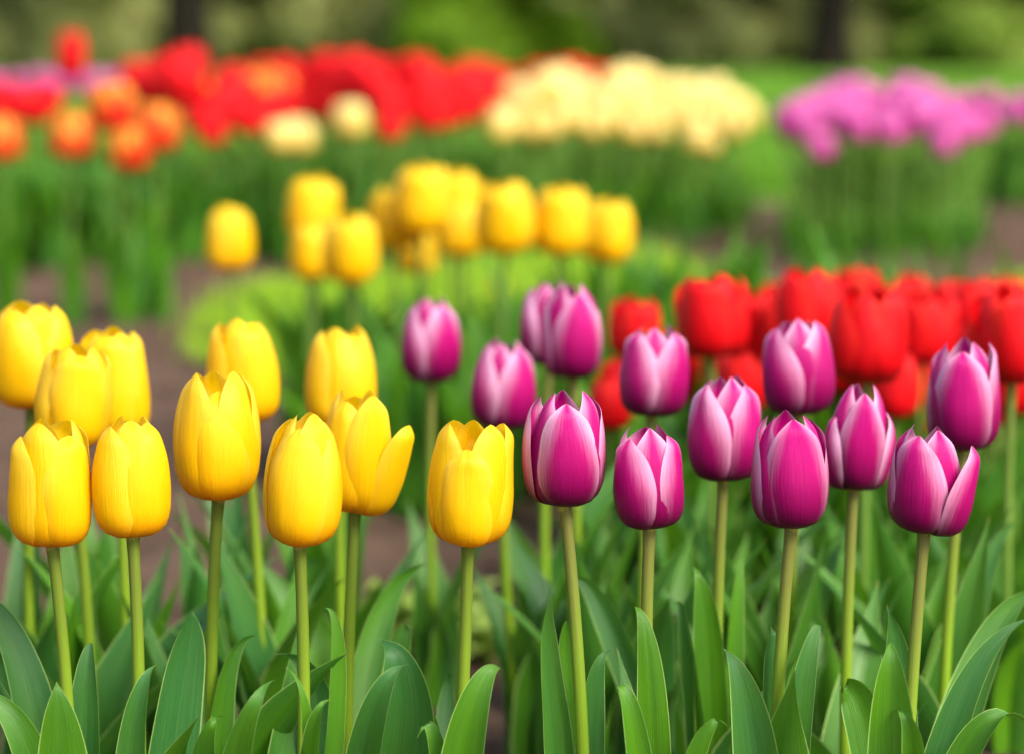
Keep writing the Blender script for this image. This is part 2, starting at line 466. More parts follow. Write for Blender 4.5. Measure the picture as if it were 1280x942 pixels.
def make_tree(label, px, Yd, trunk_r, lean):
    x = (px-640)/F*Yd
    root = link('broadleaf_tree', None, loc=(x, Yd, -0.035)); tag(root, label, 'tree')
    pts = [(0, 0, -.2), (0, 0, 0), (lean*.05, 0, .35), (lean*.2, 0, 1.2), (lean*.5, .1, 2.4), (lean, .1, 3.6), (lean*1.4, .2, 5.5)]
    rr = [trunk_r*1.9, trunk_r*1.5, trunk_r*1.12, trunk_r, trunk_r*.92, trunk_r*.75, trunk_r*.4]
    Vs, Fs, Us = tube_np(pts, rr, 14)
    parts = [(Vs, Fs, Us)]
    cs, rs = [], []
    for i in range(9):
        a = i*2.4 + px; s = Vector((lean*.6, .1, 2.5 + .35*i))
        l = 2.6 - .12*i
        e = s + Vector((math.cos(a)*l, math.sin(a)*l, 1.0 + .25*i))
        m = s.lerp(e, .5) + Vector((0, 0, .3))
        parts.append(tube_np([s, m, e], [trunk_r*.4, trunk_r*.25, .04], 7))
        for q in (.55, .8, 1.05):
            cs.append(tuple(s.lerp(e, q) + Vector((rng.normal()*.3, rng.normal()*.3, .3)))); rs.append(.75 + .5*rng.random())
    off = 0; V, Fq, U = [], [], []
    for v, f, u in parts:
        V.append(v); Fq.append(f + off); U.append(u); off += len(v)
    link('trunk', mesh_np('trunk', np.concatenate(V), np.concatenate(Fq), M['bark'], np.concatenate(U)), root)
    link('crown', leaf_cloud(cs, rs, 9000, .13, M['bush_olive'], 'crown'), root)
make_tree('big tree with a thick dark trunk behind the red tulip bed', 240, 36.0, .34, -.25)
make_tree('tree with dark flared trunk behind gap between cream and lilac tulips', 1033, 38.0, .31, .3)

def bush_mesh(mat, w, h, n, name):
    cs, rs = [], []
    for i in range(34):
        a = rng.random()*2*math.pi; r = w*.5*rng.random()**.5
        z = h*(.04 + .26*rng.random()) if i % 2 else h*(.1 + .75*rng.random())
        cs.append((math.cos(a)*r, math.sin(a)*r*.7, z)); rs.append(w*(.11 + .12*rng.random()))
    return leaf_cloud(cs, rs, n, .15, mat, name)
def stems_mesh(w, h):
    V, Fq, U = [], [], []; off = 0
    for i in range(7):
        a = i*.9; 
        v, f, u = tube_np([(math.cos(a)*.1, math.sin(a)*.1, -.15), (math.cos(a)*w*.15, math.sin(a)*w*.12, h*.4), (math.cos(a)*w*.33, math.sin(a)*w*.25, h*.85)], [.05, .035, .01], 6)
        V.append(v); Fq.append(f+off); U.append(u); off += len(v)
    return mesh_np('bush_stems', np.concatenate(V), np.concatenate(Fq), M['bark'], np.concatenate(U))
bush_kinds = {k: [bush_mesh(M['bush_'+k], 3.6, 3.4, 16000, k+'_bush_foliage') for _ in range(2)] for k in ('olive', 'bright', 'dark', 'moss')}
bstem = stems_mesh(3.6, 3.4)
bushes = [  # px, distance, kind, scale, label
    (40, 44, 'olive', 1.0, 'dull olive bush at the far left edge of the background'),
    (150, 46, 'olive', 1.0, 'olive bush just left of the thick dark trunk'),
    (330, 45, 'olive', .95, 'pale olive bush just right of the thick dark trunk'),
    (470, 46, 'olive', 1.05, 'olive bush behind the middle of the red tulip bed'),
    (612, 43, 'bright', .92, 'vivid grass green bush behind the end of red tulips'),
    (745, 47, 'olive', 1.0, 'grey green bush behind the left end of cream tulips'),
    (850, 44, 'dark', .85, 'darkest low bush behind the cream tulips'),
    (940, 47, 'olive', 1.0, 'olive bush between the darkest bush and the flared trunk'),
    (1130, 45, 'olive', .95, 'olive bush just right of the flared dark trunk'),
    (1240, 43, 'moss', .9, 'mossy green bush at the far right edge of the background'),
    (255, 51, 'dark', 1.2, 'dark bush standing straight behind the thick dark trunk'),
    (1030, 51, 'dark', 1.2, 'dark bush standing straight behind the flared trunk'),
    (-90, 45, 'olive', 1.0, 'olive bush just outside the left frame edge'),
    (1370, 45, 'olive', 1.0, 'olive bush just outside the right frame edge')]
for i, (px, Yd, kd, s, lb) in enumerate(bushes):
    b = link('bush', None, loc=((px-640)/F*Yd, Yd, -.04)); b.scale = (s, s, s); b.rotation_euler.z = i*1.7
    tag(b, lb, 'bush', 'bushes along the edge of the lawn')
    link('foliage', bush_kinds[kd][i % 2], b); link('stems', bstem, b)
for i, px in enumerate((-20, 95, 205, 395, 540, 690, 800, 900, 985, 1085, 1180, 1300)):
    b = link('bush', None, loc=((px-640)/F*50.5, 50.5, -.04)); b.rotation_euler.z = i*2.1; b.scale = (1.1, 1.1, 1.1)
    tag(b, 'olive bush of the second row, showing between the nearer bushes', 'bush', 'bushes of the second row')
    link('foliage', bush_kinds['olive'][i % 2], b); link('stems', bstem, b)
cs = [(x, 62 + rng.normal()*1.5, 1.2 + 3.5*rng.random()) for x in np.linspace(-26, 26, 60)]
wood = link('woodland', leaf_cloud(cs, [2.0]*60, 34000, .34, M['bush_olive'], 'woodland', zmin=0))
tag(wood, 'far off olive green wood closing the view behind the bushes', 'woodland', kind='stuff')

# ------------------------------------------------------------------ tulip pieces
PV = [0, .05, .12, .22, .36, .55, .75, .9, 1.0]
PR = [.10, .46, .74, .93, 1.0, .975, .865, .71, .48]
PZ = [0, .012, .055, .16, .335, .555, .77, .915, 1.0]

def petal_mesh(name, th, H, R, half, mat, opn=0.0, rs=1.0, tip=2.2, flare=0.0, imb=0.05, cup=.05, curl=.03, waist=0.0, seed=0, nv=26, nu=15, sho=.5, pw=.6, top=1.0, skew=None):
    """one petal: th = compass angle (0 faces the lens, + to the right), half = half-width in degrees"""
    r_ = np.random.default_rng(seed)
    v = 1-(1-np.linspace(0, 1, nv))**1.45; u = np.linspace(-1, 1, nu)
    U, Vv = np.meshgrid(u, v)
    pr = catmull(PV, PR, Vv) * rs
    pz = catmull(PV, PZ, Vv)
    pr = pr * (1 - waist*np.clip(Vv-.3, 0, 1)**1.3) + flare*np.clip((Vv-.55)/.45, 0, 1)**2
    pr = pr*(1 - (1-top)*np.clip((Vv-.4)/.6, 0, 1)**2.8)
    lo = np.interp(v, [0, .1, .25, .45], [.55, .78, .95, 1.0])
    hi = np.clip(1 - np.clip((v-sho)/(1-sho), 0, 1)**tip, 0, 1)**pw
    hw = (lo*hi)[:, None]
    ph = r_.random(8)*6.28
    ang = R_(half)*hw*U + R_(skew if skew is not None else r_.uniform(-7, 7))*Vv**2
    wav = .014*np.sin(5*Vv+ph[0]+2*U)*np.abs(U) + .012*np.sin(9*Vv+ph[1])*U**2 + .006*np.sin(17*Vv + ph[2])*np.abs(U)**3
    wav = wav + .016*np.sin(3.1*Vv*2+ph[4])*np.cos(2.2*U+ph[5]) + .010*np.sin(7*Vv+ph[6]+3*U)*np.clip(Vv*1.5, 0, 1)
    wav = wav + .012*np.sin(11*U+ph[7])*np.clip(Vv-.7, 0, 1)*3
    rib = -.020*np.exp(-(U/.10)**2)*np.clip(Vv*2, 0, 1)
    e = np.abs(U)**3*np.clip(Vv-.25, 0, 1)*hw
    wav = wav*1.45*np.clip(hw*1.3, 0, 1)
    rad = pr*(1 - cup*U**2*hw**1.0) + imb*U*hw + curl*e*1.5 + wav + rib
    rad = np.maximum(rad, .02)
    # opening: tilt about the foot in the petal's own meridian plane
    o = R_(opn)
    zz = pz*H; rr = rad*R
    # slight dip of the shoulders so that the tip is a rounded dome
    zz = zz - H*.05*np.abs(U)**2*np.clip(Vv-.3, 0, 1)*hw
    rc = rr*np.cos(ang); rt = rr*np.sin(ang)
    rc2 = (rc - .1*R)*math.cos(o) + zz*math.sin(o) + .1*R
    zz2 = zz*math.cos(o) - (rc - .1*R)*math.sin(o)
    t = R_(th)
    # radial direction (sin t, -cos t), tangential (cos t, sin t)
    X = rc2*math.sin(t) + rt*math.cos(t)
    Y = -rc2*math.cos(t) + rt*math.sin(t)
    P = np.stack([X, Y, zz2], -1).reshape(-1, 3)
    return mesh_np(name, P, grid_faces(nv, nu), mat, np.stack([U*.5+.5, Vv], -1).reshape(-1, 2))

def core_mesh(H, R):
    """receptacle with pistil and six stamens"""
    V, Fq, Uv = tube_np([(0, 0, -.004), (0, 0, 0), (0, 0, .004), (0, 0, H*.1), (0, 0, H*.38), (0, 0, H*.42), (0, 0, H*.44)], [.003, .0042, .005, .0035, .0035, .005, .001], 10)
    Vs, Fs, Us = [V], [Fq], [Uv]; off = len(V)
    for i in range(6):
        a = i*math.pi/3 + .3
        q = np.array([math.cos(a), math.sin(a)])
        v, f, w = tube_np([(q[0]*.003, q[1]*.003, .004), (q[0]*.011, q[1]*.011, H*.22), (q[0]*.012, q[1]*.012, H*.24), (q[0]*.013, q[1]*.013, H*.4)], [.0008, .0007, .0018, .001], 6)
        Vs.append(v); Fs.append(f+off); Us.append(w); off += len(v)
    return mesh_np('flower_heart', np.concatenate(Vs), np.concatenate(Fs), M['pistil'], np.concatenate(Us))

def stem_mesh(p0, p1, bow, r0=.0042, r1=.0036, n=18, mat=None, lean=None):
    p0 = Vector(p0); p1 = Vector(p1)
    pts, rad = [], []
    c = p0.lerp(p1, .55) + Vector(bow)
    for i in range(n):
        t = i/(n-1)
        p = p0*(1-t)**2 + c*2*t*(1-t) + p1*t*t
        pts.append(p); rad.append(r0 + (r1-r0)*t + (.0006 if i == n-1 else 0))
    V, Fq, U = tube_np(pts, rad, 12)
    return mesh_np('stem', V, Fq, mat, U)

def leaf_mesh(P0, Pm, P2, W, side, fold=.8, twist=0.0, tm=.55, sharp=1.3, wave=.10, basew=.6, bend=None, seed=0, mat=None, nr=26, nc=11, roll=0.0):
    """lance-shaped leaf through foot, a point half-way and tip; side = sideways direction of its blade"""
    P0, Pm, P2 = Vector(P0), Vector(Pm), Vector(P2)
    P1 = (Pm - P0*(1-tm)**2 - P2*tm**2)/(2*tm*(1-tm))
    r_ = np.random.default_rng(seed); ph = r_.random(3)*6.28
    S0 = Vector(side).normalized(); LL = (P2-P0).length; sway = r_.uniform(-.05, .05)
    u = np.linspace(-1, 1, nc); V = []; UV = []
    tt = np.linspace(0, 1, nr)**.95
    pk = max(((1-t)**sharp*(basew+2.2*t)) for t in np.linspace(0, 1, 50))
    for t in tt:
        C = P0*(1-t)**2 + P1*2*t*(1-t) + P2*t*t
        T = (P1-P0)*(1-t) + (P2-P1)*t; T.normalize()
        if bend is None: bend = r_.uniform(-.06, .06)
        C = C + (S0.cross(T))*(bend*LL*t**4) + S0*(sway*LL*t**3)
        S = (S0 - T*S0.dot(T)).normalized()
        if twist: S = Quaternion(T, R_(twist)*t) @ S
        N = S.cross(T)
        w = W*.5*((1-t)**sharp*(basew+2.2*t))/pk
        fo = fold*(1.15-.55*t)
        for x in u:
            ax = abs(x)
            q = fo*ax*1.15
            lat = math.sin(min(q, 1.5))/max(fo*1.15, .05) if fo > .05 else ax
            dep = (1-math.cos(min(q, 1.5)))/max(fo*1.15, .05) if fo > .05 else 0
            wv = wave*math.sin(t*9+ph[0]+(1.5 if x > 0 else 0))*ax**2 + .4*wave*math.sin(t*21+ph[1]+x)*ax**3
            dep += wv - .06*math.exp(-(x/.12)**2) + roll*x*t*t
            V.append(tuple(C + S*(lat*(1 if x > 0 else -1)*w) + N*(dep*w)))
            UV.append((x*.5+.5, t))
    return mesh_np('leaf', np.array(V), grid_faces(nr, nc), mat or M['leaf'], np.array(UV))

def auto_leaf(phi, L, tilt, W, seed, mat=None, droop=0.0, nr=16, nc=7):
    O = Vector((math.cos(phi), math.sin(phi), 0)); S = Vector((-math.sin(phi), math.cos(phi), 0))
    Z = Vector((0, 0, 1))
    P0 = O*.004 - Z*.01
    t2 = tilt*.45
    Pm = P0 + O*(L*.55*math.sin(t2)) + Z*(L*.55*math.cos(t2))
    P2 = P0 + O*(L*math.sin(tilt)) + Z*(L*math.cos(tilt) - droop*L)
    return leaf_mesh(P0, Pm, P2, W, -S, fold=.75, twist=random.uniform(-60, 60), seed=seed, mat=mat, nr=nr, nc=nc, wave=.12)

seedc = [100]
def nxt():
    seedc[0] += 1
    return seedc[0]

def build_flower(root, pos, H, R, kind, petals, margin, lean=(0, 0), res=(26, 15), core=True):
    """flower (heart) with its petals below it; petals = list of dicts"""
    fl = link('flower', core_mesh(H, R), root, pos)
    fl.rotation_euler = (R_(lean[1]), R_(lean[0]), 0)
    for p in petals:
        q = dict(p); mg = q.pop('margin', margin)
        po = link('petal', petal_mesh('petal', H=H*q.pop('hs', 1.0), R=R, mat=M[kind], seed=nxt(), nv=res[0], nu=res[1], **q), fl)
        po.color = (mg*random.uniform(.8, 1.2), random.random(), random.random(), 1)
    return fl

def petals6(th0, kind, opn=0.0, var=1.0, over=None, top=1.25):
    """three outer petals at th0, +120, -120; three inner ones between; over = {index: changes}"""
    L = []
    sh = dict(yellow=dict(half=64, tip=3.2, sho=.52, pw=.46, cup=.15, curl=.03), purple=dict(half=62, tip=2.2, sho=.38, pw=.62, cup=.12, curl=.09), red=dict(half=57, tip=2.3, sho=.38, pw=.58, cup=.17, curl=.10)).get(kind, dict(half=62, tip=2.6, sho=.42, pw=.55, cup=.12, curl=.04))
    for i, a in enumerate((0, 120, -120)):
        L.append(dict(th=th0+a+random.uniform(-5, 5)*var, opn=opn+random.uniform(-1.5, 2.0)*var, hs=.96+random.uniform(-.03, .03)*var, half=sh['half']+random.uniform(-3, 4)*var,
                      tip=sh['tip']+random.uniform(-.2, .3), sho=sh['sho'], pw=sh['pw'], top=top*random.uniform(.86, 1.16), rs=1.0, imb=random.choice((.03, .045)), cup=sh['cup']+random.uniform(-.02, .03), curl=sh['curl'], waist=.05))
    for i, a in enumerate((60, 180, -60)):
        L.append(dict(th=th0+a+random.uniform(-5, 5)*var, opn=opn*.8+random.uniform(-1.0, 1.5)*var, hs=1.0+random.uniform(-.03, .03)*var, half=sh['half']-3,
                      tip=sh['tip']+random.uniform(-.2, .3), sho=sh['sho'], pw=sh['pw'], top=(.35+.4*top)*random.uniform(.85, 1.15), rs=.89, imb=random.choice((.03, .04)), cup=.07, curl=sh['curl']*.6, waist=.08))
    for k, d in (over or {}).items(): L[k].update(d)
    return L

def S(px, k):  # photo pixels -> metres at depth k
    return px*k*D/F

def front_tulip(kind, label, box, k, stem_x, th0, opn=0.0, margin=.5, lean=(0, 0), over=None, leaves=(), auto=3, name=None, res=(26, 15), group=None, leaf_h=(.17, .24), var=1.0, bow=None, top=None):
    x0, y0, x1, y1 = box
    A = at((x0+x1)/2, y1, k)
    B = at(stem_x, 942, k)
    f = A.z/(A.z-B.z)
    gx = A.x + (B.x-A.x)*min(f, 2.2)
    A.x -= 0
    base = Vector((gx, A.y + .01, 0))
    root = link(name or kind+'_tulip', None, loc=base)
    tag(root, label, 'tulip', group)
    H = S(y1-y0, k)*.985; R = S(x1-x0, k)*.5/1.03
    pos = A - base
    bx = bow if bow is not None else random.choice((-1, 1))*random.uniform(.004, .010)
    sm = {'yellow': 'stem_green', 'purple': 'stem_purple'}.get(kind, 'stem_dark')
    link('stem', stem_mesh((0, 0, -.02), pos + Vector((0, 0, .002)), (bx, random.uniform(-.004, .004), 0), r0=.0041, r1=.0034, mat=M[sm]), root)
    lean = (lean[0] + random.uniform(-3, 3), lean[1] + random.uniform(-3.5, 2.5))
    build_flower(root, pos, H, R, kind, petals6(th0, kind, opn, var, over, top or random.uniform(.95, 1.3)), margin, lean, res)
    for lf in leaves:
        tip, mid, W = lf[0], lf[1], lf[2]
        o = dict(lf[3]) if len(lf) > 3 else {}
        kt = o.pop('k', k); km = o.pop('km', kt); face = o.pop('face', 0); hue = o.pop('hue', random.random())
        P2 = at(tip[0], tip[1], kt) - base; Pm = at(mid[0], mid[1], km) - base
        bo = o.pop('foot', .005)
        d = Vector((Pm.x, Pm.y, 0)); d = d.normalized()*bo if d.length > 1e-5 else Vector((0, -bo, 0))
        P0 = Vector((d.x, d.y, -.01))
        sd_ = Vector((math.cos(R_(face)), math.sin(R_(face)), 0))
        lo = link('leaf', leaf_mesh(P0, Pm, P2, S(W*1.1, kt), sd_, seed=nxt(), **o), root)
        lo.color = (hue, 0, 0, 1)
    a0 = random.random()*6.28
    for i in range(auto):
        L = random.uniform(*leaf_h)*(1-.12*i)
        lo = link('leaf', auto_leaf(a0 + i*2.3 + random.uniform(-.3, .3), L, R_(random.uniform(10, 30)), L*random.uniform(.22, .29), nxt(), nr=22, nc=9), root)
        lo.color = (random.random(), 0, 0, 1)
    return root

# ------------------------------------------------------------------ the sharp yellow tulips
YG = 'yellow tulips in the left foreground'
T = front_tulip
T('yellow', 'yellow tulip at the far left of the front row, orange notch at its foot', (10, 520, 120, 681), 1.0, 69, 42, opn=2.0, top=1.3, lean=(-1, 0), group=YG,
  over={0: dict(hs=.9, half=56), 2: dict(half=62, hs=.88), 5: dict(th=-18, hs=1.0, rs=.86, top=1.15, half=58)}, auto=1,
  leaves=[((-45, 742), (30, 850), 62, dict(k=1.04, face=25, fold=.85)),
          ((-35, 858), (40, 945), 55, dict(k=1.0, face=20)),
          ((79, 856), (80, 950), 72, dict(k=.975, km=.98, face=4, fold=-.75, hue=.2)),
          ((110, 797), (106, 900), 52, dict(k=1.02, face=-12, fold=.75, hue=.95))])
T('yellow', 'narrow topped yellow tulip, second from left in the front row', (115, 515, 217, 670), 1.0, 159, -48, opn=-.5, top=1.2, lean=(0, 0), group=YG, auto=2,
  over={0: dict(half=66, hs=.93), 1: dict(half=58, hs=.95), 3: dict(top=.9)},
  leaves=[((209, 832), (168, 930), 46, dict(k=.985, face=-8, fold=.80, hue=.7)),
          ((259, 763), (228, 860), 66, dict(k=1.03, face=8, fold=.70, twist=40, hue=1.0, sharp=1.15))])
T('yellow', 'tallest yellow tulip of the front row, broad petal facing the viewer', (217, 460, 329, 623), 1.04, 267, 8, opn=1.5, group=YG, auto=2,
  over={0: dict(half=54, hs=.86), 1: dict(half=60), 2: dict(half=60), 3: dict(top=.95), 5: dict(top=1.0)},
  leaves=[((327, 793), (278, 880), 40, dict(k=1.05, face=15, twist=30, hue=.3)),
          ((325, 866), (292, 935), 46, dict(k=.97, face=10, fold=.85, hue=.3)),
          ((288, 902), (250, 950), 44, dict(k=.99, face=30, hue=.4))])
T('yellow', 'smooth egg shaped yellow tulip on the middle stem of the front row', (322, 513, 427, 681), 1.0, 368, -14, opn=-1.5, top=1.0, lean=(1.5, 0), group=YG, auto=1,
  over={0: dict(half=62, hs=.91), 1: dict(half=62)},
  leaves=[((373, 853), (386, 940), 30, dict(k=.985, face=40, hue=.0)),
          ((352, 816), (402, 890), 58, dict(k=1.05, face=-18, fold=.85, hue=.9)),
          ((418, 760), (424, 850), 28, dict(k=1.03, face=25, hue=.0)),
          ((398, 885), (388, 945), 40, dict(k=.98, face=-35, hue=.1))])
T('yellow', 'wide open yellow tulip with one petal hanging out to the right', (396, 484, 492, 638), 1.06, 436, -42, opn=2.0, lean=(3, 0), group=YG, auto=2,
  over={0: dict(half=60, hs=.93, th=-38), 1: dict(th=66, opn=17, half=50, hs=.86, flare=.10, tip=2.6), 3: dict(th=28, opn=8, half=56, hs=1.02), 5: dict(th=-100)},
  leaves=[((480, 806), (505, 890), 98, dict(k=1.03, face=6, fold=.90, hue=1.0)),
          ((503, 828), (460, 910), 50, dict(k=1.0, face=-10, hue=.8)),
          ((537, 701), (468, 800), 46, dict(k=1.15, face=10, hue=.15)),
          ((500, 788), (490, 840), 44, dict(k=1.09, face=15, hue=.2))])
T('yellow', 'yellow tulip standing alone at the right end of the yellow front row', (530, 521, 640, 679), 1.0, 569, -4, opn=1.5, top=1.25, group=YG, auto=0,
  over={0: dict(half=46, hs=.82), 3: dict(top=1.1, hs=1.0), 5: dict(top=1.2, hs=1.0), 1: dict(half=60, th=108), 2: dict(half=62), 4: dict(th=176)},
  leaves=[((617, 816), (580, 920), 62, dict(k=.98, face=-6, fold=.75, hue=.15)),
          ((552, 850), (555, 915), 34, dict(k=1.08, face=0, hue=.9)),
          ((530, 910), (550, 948), 30, dict(k=.99, face=20, hue=.3)),
          ((505, 868), (540, 935), 40, dict(k=1.05, face=-20, hue=.4))])
# second row, slightly soft
T('yellow', 'soft yellow tulip behind the gap between tallest and egg shaped ones', (258, 398, 354, 528), 1.22, 322, 38, opn=.5, group=YG, auto=4, leaf_h=(.2, .27))
T('yellow', 'soft yellow tulip rising behind the wide open tulip', (380, 407, 474, 534), 1.28, 432, -75, opn=1.5, group=YG, auto=4, leaf_h=(.2, .27))
T('yellow', 'yellow tulip cut by the left frame edge', (-14, 373, 92, 508), 1.2, 30, -28, opn=2.5, lean=(4, 0), group=YG, auto=4, leaf_h=(.2, .28))
T('yellow', 'yellow tulip leaning left, just above the front left pair', (40, 428, 138, 556), 1.14, 97, 20, opn=1.0, lean=(6, 0), group=YG, auto=4, leaf_h=(.2, .26))
T('yellow', 'yellow tulip behind the left leaning one, its right petal raised', (100, 407, 192, 548), 1.2, 150, -10, opn=.5, group=YG, auto=4, leaf_h=(.2, .28))

# ------------------------------------------------------------------ the sharp purple tulips
PG = 'purple and white tulips in the right foreground'
T('purple', 'purple tulip at the left of the front row, white edged petal facing forward', (653, 487, 758, 631), 1.0, 721, 2, opn=1.0, margin=.50, group=PG, auto=0,
  over={0: dict(half=58, hs=.93, cup=.13), 1: dict(half=58, opn=2), 2: dict(half=58, opn=3, hs=.97)},
  leaves=[((664, 756), (684, 860), 44, dict(k=1.02, face=35, fold=.6, hue=.5)),
          ((716, 775), (712, 870), 40, dict(k=1.04, face=0, hue=.0)),
          ((781, 823), (742, 895), 42, dict(k=1.02, face=-20, twist=50, hue=.8)),
          ((700, 850), (712, 940), 36, dict(k=1.05, face=20, hue=.3))])
T('purple', 'smallest purple front tulip, dark slit between two pale edged petals', (765, 531, 859, 659), 1.0, 817, -52, opn=1.5, margin=.62, group=PG, auto=1,
  over={0: dict(half=60, hs=.93), 1: dict(th=72, half=54, hs=.93)},
  leaves=[((804, 751), (817, 870), 42, dict(k=.985, face=-8, fold=-.4, hue=.0)),
          ((771, 846), (795, 925), 40, dict(k=.98, face=25, hue=.2)),
          ((918, 907), (865, 955), 40, dict(k=.98, face=15, hue=.2))])
T('purple', 'purple tulip with two lilac petals parted in a V, behind the smallest', (856, 468, 952, 600), 1.1, 904, -50, opn=2.0, margin=.70, group=PG, auto=2,
  over={0: dict(half=58, hs=.95), 1: dict(th=55, half=58, hs=.94)},
  leaves=[((882, 718), (886, 800), 46, dict(k=1.1, face=8, hue=.0)),
          ((921, 694), (915, 790), 32, dict(k=1.12, face=30, hue=.1)),
          ((836, 750), (862, 830), 34, dict(k=1.1, face=-40, hue=.8)),
          ((727, 724), (770, 790), 44, dict(k=1.14, face=-15, hue=.8))])
T('purple', 'purple front tulip with finely veined petal and thin white rim', (939, 512, 1040, 658), 1.0, 983, 6, opn=0.5, margin=.36, group=PG, auto=1,
  over={0: dict(half=64, hs=.97, margin=.34, cup=.12, curl=.08), 1: dict(half=54), 2: dict(half=56, hs=.98, margin=.5), 5: dict(th=-70)},
  leaves=[((920, 814), (945, 920), 66, dict(k=.985, face=-6, fold=.75, hue=.85)),
          ((968, 793), (962, 870), 32, dict(k=1.02, face=30, hue=.9, sharp=.6)),
          ((1030, 769), (1000, 880), 42, dict(k=1.0, face=-14, twist=25, hue=.75)),
          ((1005, 800), (985, 880), 30, dict(k=1.06, face=10, hue=.2))])
T('purple', 'purple tulip with a short outer petal peeling off, behind the veined one', (1026, 472, 1108, 610), 1.1, 1070, 4, opn=1.5, margin=.6, group=PG, auto=3, leaf_h=(.19, .25),
  over={0: dict(half=52, hs=.92), 2: dict(th=-70, hs=.72, opn=8, half=44), 1: dict(th=80, hs=.76, opn=9, half=40)})
T('purple', 'purple tulip at right of the front row with its right petal spread open', (1105, 530, 1206, 664), 1.0, 1146, -32, opn=1.5, margin=.58, lean=(2, 0), group=PG, auto=1,
  over={0: dict(half=60, hs=.95, th=-34), 1: dict(th=60, opn=12, half=54, hs=.93), 3: dict(th=20, hs=1.0, opn=0), 2: dict(th=-125)},
  leaves=[((1094, 805), (1112, 910), 72, dict(k=.98, face=-10, fold=.80, hue=.2)),
          ((1126, 767), (1126, 870), 52, dict(k=1.03, face=5, hue=.95)),
          ((1035, 860), (1085, 930), 52, dict(k=1.02, face=-10, hue=.3, sharp=.6)),
          ((1131, 896), (1148, 950), 40, dict(k=.975, face=-30, hue=.15)),
          ((1283, 765), (1195, 890), 50, dict(k=1.02, face=-25, twist=20, hue=.9)),
          ((1320, 738), (1225, 835), 58, dict(k=1.07, face=-15, hue=.4)),
          ((1290, 930), (1215, 925), 46, dict(k=1.0, face=-30, hue=.3))])
T('purple', 'purple tulip above the spread open one, close to the right frame edge', (1158, 423, 1250, 562), 1.14, 1194, -18, opn=1.0, margin=.55, group=PG, auto=3, leaf_h=(.2, .26),
  over={1: dict(th=85, half=58)}, leaves=[((1256, 648), (1210, 770), 50, dict(k=1.2, face=-10, hue=.6))])
T('purple', 'soft purple tulip straight above the veined front one', (951, 397, 1045, 518), 1.2, 995, -55, opn=1.0, margin=.66, group=PG, auto=4, leaf_h=(.2, .27), over={1: dict(th=55)})
T('purple', 'soft purple tulip straight above the smallest front one', (768, 405, 860, 519), 1.22, 815, -55, opn=1.0, margin=.6, group=PG, auto=4, leaf_h=(.2, .27), over={1: dict(th=56)})
T('purple', 'blurred purple tulip half hidden at the top of its row', (650, 349, 722, 456), 1.42, 690, 40, opn=1.0, margin=.66, group=PG, auto=4, leaf_h=(.2, .27))
T('purple', 'purple tulip overlapping the half hidden one, magenta petal in front', (676, 355, 756, 473), 1.32, 716, 10, opn=.5, margin=.46, group=PG, auto=4, leaf_h=(.2, .27))
T('purple', 'blurred purple tulip up left of the white edged front one', (584, 423, 669, 535), 1.32, 655, 48, opn=.5, margin=.66, group=PG, auto=4, leaf_h=(.18, .25))
T('purple', 'most distant purple tulip, leftmost of all the purple ones', (501, 370, 578, 477), 1.44, 545, 46, opn=0.5, margin=.66, group=PG, auto=3, leaf_h=(.16, .22))

# ------------------------------------------------------------------ tulips behind: one plant of each kind, then copies
def proto(kind, name, H, R, h, margin, nleaf=3, leafL=(.2, .27), split=True, th0=None, opn=1.5):
    root = link(name, None)
    root['category'] = 'tulip'
    link('stem', stem_mesh((0, 0, -.02), (0, 0, h), (random.uniform(-.01, .01), random.uniform(-.01, .01), 0), mat=M['stem_dark'], n=8), root)
    ps = petals6(random.uniform(-60, 60) if th0 is None else th0, kind, opn)
    if split:
        build_flower(root, (0, 0, h), H, R, kind, ps, margin, (random.uniform(-4, 4), random.uniform(-4, 4)), (16, 9))
    else:
        Vs, Fs, Us, off = [], [], [], 0
        for p in ps:
            q = dict(p); me = petal_mesh('tmp', H=H*q.pop('hs', 1), R=R, mat=M[kind], seed=nxt(), nv=11, nu=7, **q)
            V = np.empty(len(me.vertices)*3, np.float32); me.vertices.foreach_get('co', V); V = V.reshape(-1, 3)
            nv, nu = 11, 7
            v = 1-(1-np.linspace(0, 1, nv))**1.45; U_, V_ = np.meshgrid(np.linspace(0, 1, nu), v)
            Vs.append(V); Fs.append(grid_faces(nv, nu, off)); Us.append(np.stack([U_, V_], -1).reshape(-1, 2)); off += len(V)
            bpy.data.meshes.remove(me)
        fl = link('flower', mesh_np('flower', np.concatenate(Vs), np.concatenate(Fs), M[kind], np.concatenate(Us)), root, (0, 0, h))
        fl.color = (margin, 0, 0, 1)
    a0 = random.random()*6.28
    for i in range(nleaf):
        L = random.uniform(*leafL)*(1-.08*i)
        lo = link('leaf', auto_leaf(a0+i*2.2, L, R_(random.uniform(10, 34)), L*random.uniform(.20, .27), nxt(), M['far_leaf'], nr=12, nc=7), root)
        lo.color = (random.random(), 0, 0, 1)
    return root

def copy_tree(o, parent=None):
    c = o.copy(); col.objects.link(c)
    if parent is not None: c.parent = parent
    for ch in list(o.children): copy_tree(ch, c)
    return c

class Kind:
    """a few differently grown plants of one kind; the first uses are the plants themselves, later ones are copies"""
    def __init__(self, protos, H=.075): self.p = protos; self.H = H; self.used = set(); self.i = 0
    def place(self, loc, label, group, size=1.0, rz=None):
        j = self.i % len(self.p); self.i += 1
        src = self.p[j]
        o = src if j not in self.used else copy_tree(src)
        self.used.add(j)
        o.location = loc; o.rotation_euler = (random.uniform(-.02, .02), random.uniform(-.02, .02), random.uniform(-3.1, 3.1) if rz is None else rz)
        o.scale = (size, size, size)
        tag(o, label, None, group)
        return o

